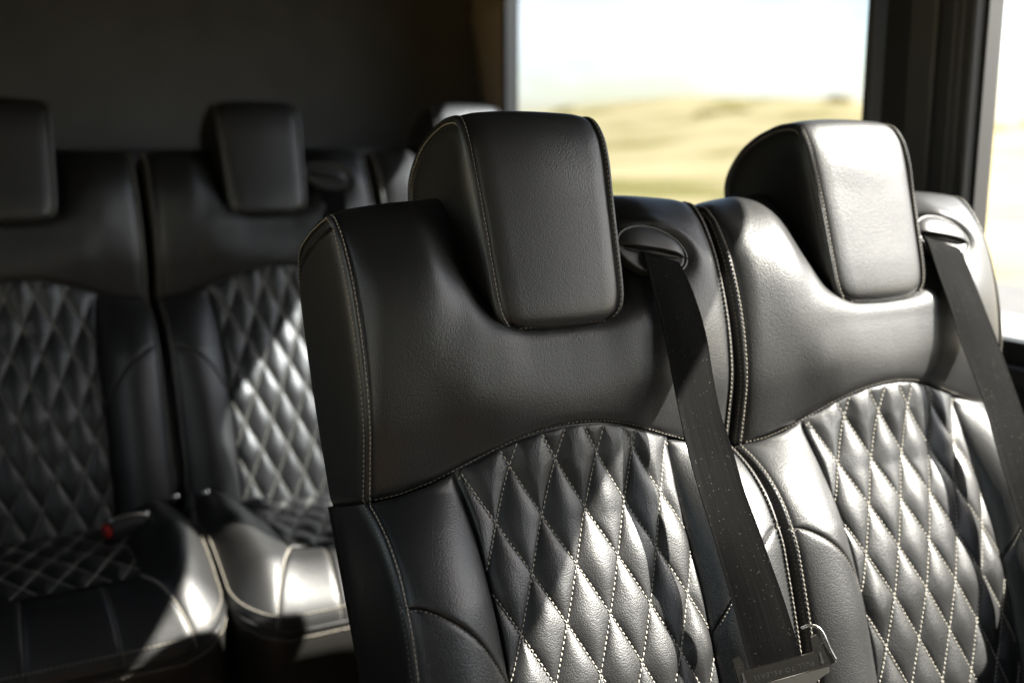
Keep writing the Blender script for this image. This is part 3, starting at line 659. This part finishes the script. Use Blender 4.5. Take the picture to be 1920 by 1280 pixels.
def tongue(parent, o, ux, uy):
    """Latch plate: o = its top middle, ux along its width, uy down; a pressed bar with ears, a slot for the webbing and a blade."""
    ux = ux/np.linalg.norm(ux); uy = uy-ux*(uy @ ux); uy /= np.linalg.norm(uy); uz = np.cross(uy, ux); uz = uz*np.sign(uz @ NV)
    at = lambda a, b, c: o+ux*a+uy*b+uz*c
    def plate(name, outl, holes_z0, z1, bend=None, m=STEEL, par=parent):
        n = len(outl); V = []; F = []
        for (k, sc, z) in ((0, 1, holes_z0), (1, 1, z1-.0008), (2, .975, z1)):
            c = np.mean(outl, 0)
            for p in outl:
                q = c+(np.array(p)-c)*sc; V.append(at(q[0], q[1], z+(bend(q[0], q[1]) if bend else 0)))
        for k in range(2):
            for i in range(n): F.append((k*n+i, k*n+(i+1) % n, (k+1)*n+(i+1) % n, (k+1)*n+i))
        F.append(tuple(2*n+i for i in range(n))); F.append(tuple(range(n-1, -1, -1)))
        return mk(name, V, F, m, par, smooth=False)
    bar = [(-.052, .000), (-.046, .001), (-.042, .006), (.040, .006), (.045, .001), (.052, -.001), (.055, .010), (.060, .022), (.056, .0235), (-.049, .0255), (-.0515, .015)]
    pl = plate('latch_plate', bar, -.002, .0016)
    plate('latch_ear', [(-.050, .001), (-.0505, -.009), (-.043, -.010), (-.040, -.002), (-.040, .006), (-.043, .005)], -.002, .001, par=pl)
    plate('latch_ear', [(.039, .006), (.040, -.010), (.047, -.012), (.049, -.004), (.046, .000), (.043, .006)], -.002, .001, par=pl)
    V, F = [], []
    arc = [at(a, b, c) for a, b, c in ((.033, -.021, -.004), (.042, -.0225, -.002), (.050, -.019, 0), (.054, -.012, 0), (.0555, -.003, .001), (.057, .007, .001), (.0605, .021, .001))]
    tube(V, F, spline(arc, 30), np.linspace(.0017, .0022, 30)); mk('wire_loop', V, F, CHROME, pl)
    plate('latch_blade', [(-.045, .0262), (.052, .0246), (.050, .031), (.041, .034), (.034, .037), (.028, .048), (.026, .085), (-.028, .085), (-.030, .048), (-.036, .040), (-.046, .036)], -.002, .0009, m=BRIGHT, par=pl)
    plate('blade_hole', [(-.018, .046), (.018, .045), (.018, .064), (-.018, .064)], .0004, .0013, m=RUBBER, par=pl)
    lettering('PULL TO RELEASE', pl, at(.001, .0165, .0016), -ux, uy*-1*-1, .0072, ENGRAVE, .0002)
    for sx in (-.044, .045):                               # the two downward arrows
        V = [at(sx+a, b, .00175) for a, b in ((-.0012, .0075), (.0012, .0075), (.0012, .017), (.0027, .017), (0, .0215), (-.0027, .017), (-.0012, .017))]
        mk('arrow_mark', V+[v+uz*.0003 for v in V], [tuple(range(7, 14)), tuple(range(6, -1, -1))]+[(i, (i+1) % 7, 7+(i+1) % 7, 7+i) for i in range(7)], ENGRAVE, pl, smooth=False)
BG = 'seat belts hanging over the seats'
def seat_belt(k, E, label, tong=True):
    r = empty('seat_belt', seat_loc(k), label, 'seat belt', BG)
    o, P, N = strap(E, r)
    if tong:
        ux = P[-1, -1]-P[0, -1]; dn = P[12, -1]-P[12, -12]
        tongue(r, P[12, -1]+N[12, -1]*.002+dn/np.linalg.norm(dn)*-.007+ux/np.linalg.norm(ux)*.004, ux, dn)
    return r
seat_belt('A', BELT_A, 'black seat belt with steel latch plate hanging down the nearest seat back')
seat_belt('B', BELT_B+BELT_B_END, 'black seat belt across the bright seat back at the right edge', False)
BELT_D = [[.128,-.049,.032,.176,-.064,.034],[.118,-.10,.040,.170,-.11,.046],[.112,-.16,.052,.166,-.17,.058],[.11,-.25,.05,.165,-.255,.056],[.118,-.38,.07,.17,-.385,.08],[.14,-.5,.09,.19,-.5,.10]]
seat_belt('D', BELT_D, 'dark seat belt at the rear seat shoulder, just left of the nearest headrest', False)

# buckles lying between the rear seats
def buckle(root, p, q, wdt, thk, chrome=False):
    p, q = np.array(p, float), np.array(q, float); t = q-p; L = np.linalg.norm(t); t /= L
    s = np.cross(t, [0, 0, 1]); s /= np.linalg.norm(s); u = np.cross(s, t)
    def rb(name, a, b, w0, w1, h0, m, par=None):
        V, F = [], []; n = 16; rows = []
        for k, (f, sc) in enumerate(((0, .75), (.04, .96), (.1, 1), (.9, 1), (.96, .96), (1, .75))):
            for i in range(n):
                an = 2*math.pi*i/n; cx, cy = math.cos(an), math.sin(an)
                cx = math.copysign(abs(cx)**.45, cx); cy = math.copysign(abs(cy)**.45, cy); ww = w0+(w1-w0)*f
                V.append(p+t*(a+(b-a)*f)+s*cx*ww/2*sc+u*cy*h0/2*sc)
        for k in range(5):
            for i in range(n): F.append((k*n+i, k*n+(i+1) % n, (k+1)*n+(i+1) % n, (k+1)*n+i))
        F += [tuple(range(n-1, -1, -1)), tuple(5*n+i for i in range(n))]
        return mk(name, V, F, m, par)
    body = rb('buckle_body', .012, L, wdt, wdt*.86, thk, PLASTIC, root)
    rb('release_button', .001, .013, wdt*.78, wdt*.8, thk*.62, RED, body)
    if chrome: 
        V, F = [], []; tube(V, F, spline([p+t*.012+u*thk*.5+s*0, p+t*L*.5+u*thk*.62, p+t*L*.95+u*thk*.45], 16), .006); mk('chrome_strip', V, F, CHROME, body)
    V, F = [], []; tube(V, F, spline([q-t*.005, q+t*.05-u*.01, q+t*.09-u*.06], 14), np.linspace(.011, .009, 14)); mk('buckle_stalk', V, F, PLASTIC, root)
bgrp = 'belt buckles between the rear seats'
SC, SD = np.array(SEATS['C']), np.array(SEATS['D'])
b1 = empty('belt_buckle', (0, 0, 0), 'black buckle with red button and bright chrome edge on the left rear cushion', 'buckle', bgrp)
buckle(b1, SC+[.092, -.312, -.655], SC+[.178, -.300, -.655], .042, .036, True)
b2 = empty('belt_buckle', (0, 0, 0), 'buckle wedged in the gap between two rear cushions, tiny red button', 'buckle', bgrp)
buckle(b2, SC+[.252, -.325, -.676], SC+[.262, -.25, -.650], .013, .016, False)
b3 = empty('belt_tongue', (0, 0, 0), 'dark belt end lying against the foot of the sunlit quilted rear back', 'belt tongue')
V, F = [], []; q0, q1 = SD+[-.165, -.245, -.683], SD+[-.098, -.262, -.668]
tube(V, F, [q0+(q1-q0)*k for k in np.linspace(0, 1, 8)], np.r_[.010, .016, .018, .018, .018, .018, .016, .010]); mk('tongue_grip', V, F, PLASTIC, b3)
V, F = [], []; tube(V, F, [q1+[-.004, -.012, .016], q1+[.002, -.013, .017], q1+[.006, -.012, .016]], .004); mk('tongue_rivet', V, F, CHROME, b3)
V, F = [], []
tube(V, F, spline([q0+[-.004, 0, 0], q0+[-.03, -.006, -.002], q0+[-.055, -.01, -.01], q0+[-.075, -.01, -.04]], 16), np.linspace(.012, .008, 16)); mk('belt_tail', V, F, WEB, b3)
for i, (p, lab) in enumerate(((SC+[.235, -.245, -.632], 'small chrome bolt head at the back corner of the left rear cushion'), (SD+[-.215, -.26, -.628], 'small chrome bolt head beside the right rear cushion corner'))):
    r = empty('chrome_bolt', tuple(p), lab, 'bolt', 'chrome bolts between the rear seats')
    V, F = [], []; tube(V, F, [(0, .006, 0), (0, 0, 0), (0, -.004, 0), (0, -.007, 0)], [.006, .008, .007, .003], m=12); mk('bolt_head', V, F, CHROME, r)
    V, F = [], []; tube(V, F, [(0, .035, -.02), (0, .004, 0)], .004); mk('bolt_shank', V, F, CHROME, r)

# ------------------------------------------------------------------ the van body
XR, XL, YB, YF, ZF, ZC = .90, -1.08, 2.30, -2.6, -1.16, .90
WT, WB = .658, -.235                                       # window top and bottom
WIN_R = [(.400, 1.819), (-.93, .171), (-2.4, -1.10)]      # rear, middle and front window openings, along y
floor = box_obj('floor', [(XL-.06, 1.16, YF, YB+.06, ZF-.06, ZF)], FLOORM); tag(floor, kind='structure')
plat = box_obj('rear_platform', [(-.78, XR-.002, .93, YB-.002, ZF+.002, ZF+.046)], FLOORM, floor, .004)
ceil = box_obj('ceiling', [(XL-.06, 1.16, YF, YB+.06, ZC, ZC+.06)], CEIL); tag(ceil, kind='structure')
def side_wall(name, x0, x1, wins, inner, door=None):
    ye = 1.835 if inner < 0 else YB+.06; d = []; ys = sorted([v for w_ in wins for v in w_]); ys = [YF]+ys+[ye]
    for i in range(0, len(ys), 2): d.append((x0, x1, ys[i], ys[i+1], WB, WT))
    lo, hi = [YF, ye], [YF, ye]
    if door: lo = [YF, door[0], door[1], ye]; hi = lo
    for i in range(0, len(lo), 2): d += [(x0, x1, lo[i], lo[i+1], ZF, WB), (x0, x1, lo[i], lo[i+1], WT, ZC)]
    if door: d.append((x0, x1, door[0], door[1], .80, ZC))
    return tag(box_obj(name, d, TRIM), kind='structure')
wr_ = side_wall('side_wall', XR, XR+.045, WIN_R, -1)
FILL_WIN_L = [(-1.70, -.30), (-.12, .62)]  # unseen openings, added and sized to light the left sides of the seats
wl_ = side_wall('side_wall', XL-.07, XL, FILL_WIN_L, 1)
def rounded(y0, y1, z0, z1, r, n=8):
    P = []
    for cy, cz, a0 in ((y1-r, z1-r, 0), (y0+r, z1-r, 90), (y0+r, z0+r, 180), (y1-r, z0+r, 270)):
        for k in range(n+1):
            a = R(a0+90*k/n); P.append((cy+r*math.cos(a), cz+r*math.sin(a)))
    return P
def window(parent, x_in, x_gl, y0, y1, gl):
    """Rubber frame with rounded corners filling the opening, and the pane in it."""
    O = rounded(y0-.004, y1+.004, WB-.004, WT+.004, .03); I = rounded(y0+.014, y1-.014, WB+.014, WT-.014, .045); n = len(O)
    V = [(x_in, a, b) for a, b in O]+[(x_in, a, b) for a, b in I]+[(x_gl, a, b) for a, b in I]+[(x_gl, a, b) for a, b in O]
    F = [(k*n+i, k*n+(i+1) % n, ((k+1) % 4)*n+(i+1) % n, ((k+1) % 4)*n+i) for k in range(4) for i in range(n)]
    f = mk('window_frame', V, F, RUBBER, parent, smooth=False)
    mk('window_pane', [(x_gl-.01*np.sign(x_gl), a, b) for a, b in I], [tuple(range(n))], gl, f, smooth=False)
for k, (w0, w1) in enumerate(WIN_R): window(wr_, XR-.004, XR+.03, w0, w1, GLASS if k else SKY_DIM)
for w0, w1 in FILL_WIN_L: window(wl_, XL+.004, XL-.05, w0, w1, TINT)
# moulded cover of the pillar between the windows: a stepped section extruded from sill to header
def extrude_yz(name, prof, z0, z1, m, parent, lean=0.0):  # prof: list of (x, y)
    n = len(prof); V = [(x, y, z0) for x, y in prof]+[(x+lean, y, z1) for x, y in prof]
    F = [(i, (i+1) % n, n+(i+1) % n, n+i) for i in range(n)]+[tuple(range(n-1, -1, -1)), tuple(range(n, 2*n))]
    o = mk(name, V, F, m, parent, smooth=False); b = o.modifiers.new('bevel', 'BEVEL'); b.width = .004; b.segments = 2; b.limit_method = 'ANGLE'
    return o
extrude_yz('pillar_cover', [(XR-.001, .408), (XR-.012, .406), (XR-.016, .392), (XR-.012, .386), (XR-.022, .380), (XR-.040, .335), (XR-.042, .280), (XR-.034, .240), (XR-.030, .232), (XR-.038, .222), (XR-.036, .196), (XR-.026, .188), (XR-.024, .168), (XR-.001, .163)], WB-.02, ZC-.01, TRIM, wr_)
extrude_yz('belt_rail', [(XR-.001, -2.0), (XR-.03, -2.0), (XR-.03, 1.74), (XR-.001, 1.74)], WB-.055, WB-.022, TRIM, wr_)
extrude_yz('side_armrest', [(XR-.002, -.6), (XR-.05, -.6), (XR-.05, 1.5), (XR-.002, 1.5)], WB-.42, WB-.34, TRIM, wr_)
rear = box_obj('rear_wall', [(XL-.06, 1.16, YB, YB+.06, ZF+.001, ZC-.001)], WALLCLOTH); tag(rear, kind='structure')
box_obj('rear_ledge', [(XL+.002, .98, YB-.22, YB-.002, -.2, .066)], TRIM, rear, .012)
# taupe lining of the body side behind the last window, flaring out to the tailgate; its joint a shallow step
n = 12; V, F = [], []
zz = np.r_[np.linspace(ZF+.001, .44, 18), .442, .502, .504, np.linspace(.52, ZC-.001, 6)]
for z in zz:
    lip = .006 if .441 < z < .503 else 0.0; xe = 1.067-(z-.218)*.112
    for k in range(n):
        t = k/(n-1); V.append((.902+(xe-.902)*t-.010*math.sin(math.pi*t)-lip, 1.826+(YB+.001-1.826)*t, z))
m0 = len(V)
V += [(x+.03, y, z) for x, y, z in V]
for i in range(len(zz)-1):
    for k in range(n-1):
        q = (i*n+k, i*n+k+1, (i+1)*n+k+1, (i+1)*n+k); F.append(q); F.append(tuple(m0+j for j in q[::-1]))
mk('corner_lining', V, F, TRIMBROWN, rear)
# unseen closed front, added to cut frontal fill light; a narrow opening in it
fw_ = tag(box_obj('front_light_block', [(XL, -.28, YF-.06, YF, ZF, ZC), (.18, XR, YF-.06, YF, ZF, ZC), (-.28, .18, YF-.06, YF, ZF, -.05), (-.28, .18, YF-.06, YF, .45, ZC)], TRIM), kind='structure')
mk('front_block_pane', [(-.28, YF-.03, -.05), (.18, YF-.03, -.05), (.18, YF-.03, .45), (-.28, YF-.03, .45)], [(0, 1, 2, 3)], TINT, fw_, smooth=False)
# ------------------------------------------------------------------ outside
GZ = -1.90
def ground_mat():
    m = bpy.data.materials.new('dry_grass_ground'); m.use_nodes = True; n = m.node_tree; b = n.nodes['Principled BSDF']
    b.inputs['Roughness'].default_value = .95; b.inputs['Specular IOR Level'].default_value = .1
    tc = n.nodes.new('ShaderNodeTexCoord'); no = n.nodes.new('ShaderNodeTexNoise'); no.inputs['Scale'].default_value = .11; no.inputs['Detail'].default_value = 9; no.inputs['Roughness'].default_value = .62
    n.links.new(tc.outputs['Object'], no.inputs['Vector'])
    cr = n.nodes.new('ShaderNodeValToRGB'); e = cr.color_ramp.elements
    e[0].position = .40; e[0].color = (.15, .13, .04, 1); e[1].position = .62; e[1].color = (.33, .27, .145, 1)
    k = e.new(.47); k.color = (.27, .22, .11, 1)
    n.links.new(no.outputs['Fac'], cr.inputs[0]); n.links.new(cr.outputs[0], b.inputs['Base Color'])
    return m
GM = ground_mat()
S = 700.0
g = mk('ground', [(-S, -S, GZ), (S, -S, GZ), (S, S, GZ), (-S, S, GZ)], [(0, 1, 2, 3)], GM, smooth=False); tag(g, kind='structure')
def sheet(name, x0, x1, z, col, r, var):
    o = mk(name, [(x0, -300, z), (x1, -300, z), (x1, 300, z), (x0, 300, z)], [(0, 1, 2, 3)], mat(name, col, r, var=var), smooth=False); return tag(o, kind='structure')
sheet('road', -1.6, 12.6, GZ+.004, (.085, .083, .08), .9, (3, .2))
sheet('road_line', 8.9, 9.9, GZ+.008, (.34, .33, .31), .8, (6, .08))
# rolling hill beyond the road
nx, ny = 90, 140; xs = np.linspace(16, 190, nx); ys = np.linspace(-260, 330, ny); Xg, Yg = np.meshgrid(xs, ys, indexing='ij')
Z = np.zeros_like(Xg)
for k in range(26):
    f = rng.uniform(.01, .11); a = rng.uniform(0, 6.28); Z += np.sin(Xg*f*math.cos(a)+Yg*f*math.sin(a)+rng.uniform(0, 6.28))*.075/f**.55
up_ = np.clip((Xg-18)/60, 0, 1); up_ = up_*up_*(3-2*up_)
th = np.arctan2(Xg+.6, Yg+1.0)                            # the hill is higher towards the rear of the van
ridge = np.interp(np.degrees(th), [0, 22, 28, 37, 45, 49, 53, 60, 90, 150], [3.8, 4.2, 4.9, 6.3, 5.8, 4.0, 3.0, 2.3, 1.0, .6])
Z = GZ-.02+up_*(ridge*(.55+.45*np.clip((Xg-30)/70, 0, 1))+Z*.42*np.clip(ridge/5, .2, 1))
hill = mk('hill', np.stack([Xg, Yg, Z], -1).reshape(-1, 3), gridfaces(nx, ny), GM); tag(hill, kind='structure')
# dry scrub on the hill: small leaf blades, one mass far off
SCR = mat('dry_scrub', (.30, .25, .125), .9, var=(.4, .3)); V, F = [], []
n_ = SCR.node_tree; tl = n_.nodes.new('ShaderNodeBsdfTranslucent'); tl.inputs[0].default_value = (.38, .31, .13, 1); ms = n_.nodes.new('ShaderNodeMixShader'); ms.inputs[0].default_value = .5
n_.links.new(n_.nodes['Principled BSDF'].outputs[0], ms.inputs[1]); n_.links.new(tl.outputs[0], ms.inputs[2]); n_.links.new(ms.outputs[0], n_.nodes['Material Output'].inputs[0])
for k in range(40):
    i, j = rng.randint(4, 34), rng.randint(20, ny-8)
    c = np.array([Xg[i, j], Yg[i, j], Z[i, j]])+np.r_[rng.uniform(-2, 2, 2), 0]; rr = rng.uniform(.35, .8)*(1+c[0]/120)
    for q in range(46):
        d = rng.normal(size=3); d /= np.linalg.norm(d); d[2] = abs(d[2]); p = c+d*rr*rng.uniform(.4, 1)*np.array([1.6, 1.6, .42])
        a, b = rng.normal(size=(2, 3))*rr*.22; o = len(V); V += [p-a, p+b, p+a, p-b]; F.append((o, o+1, o+2, o+3))
tag(mk('dry_scrub', V, F, SCR, smooth=False), kind='stuff')
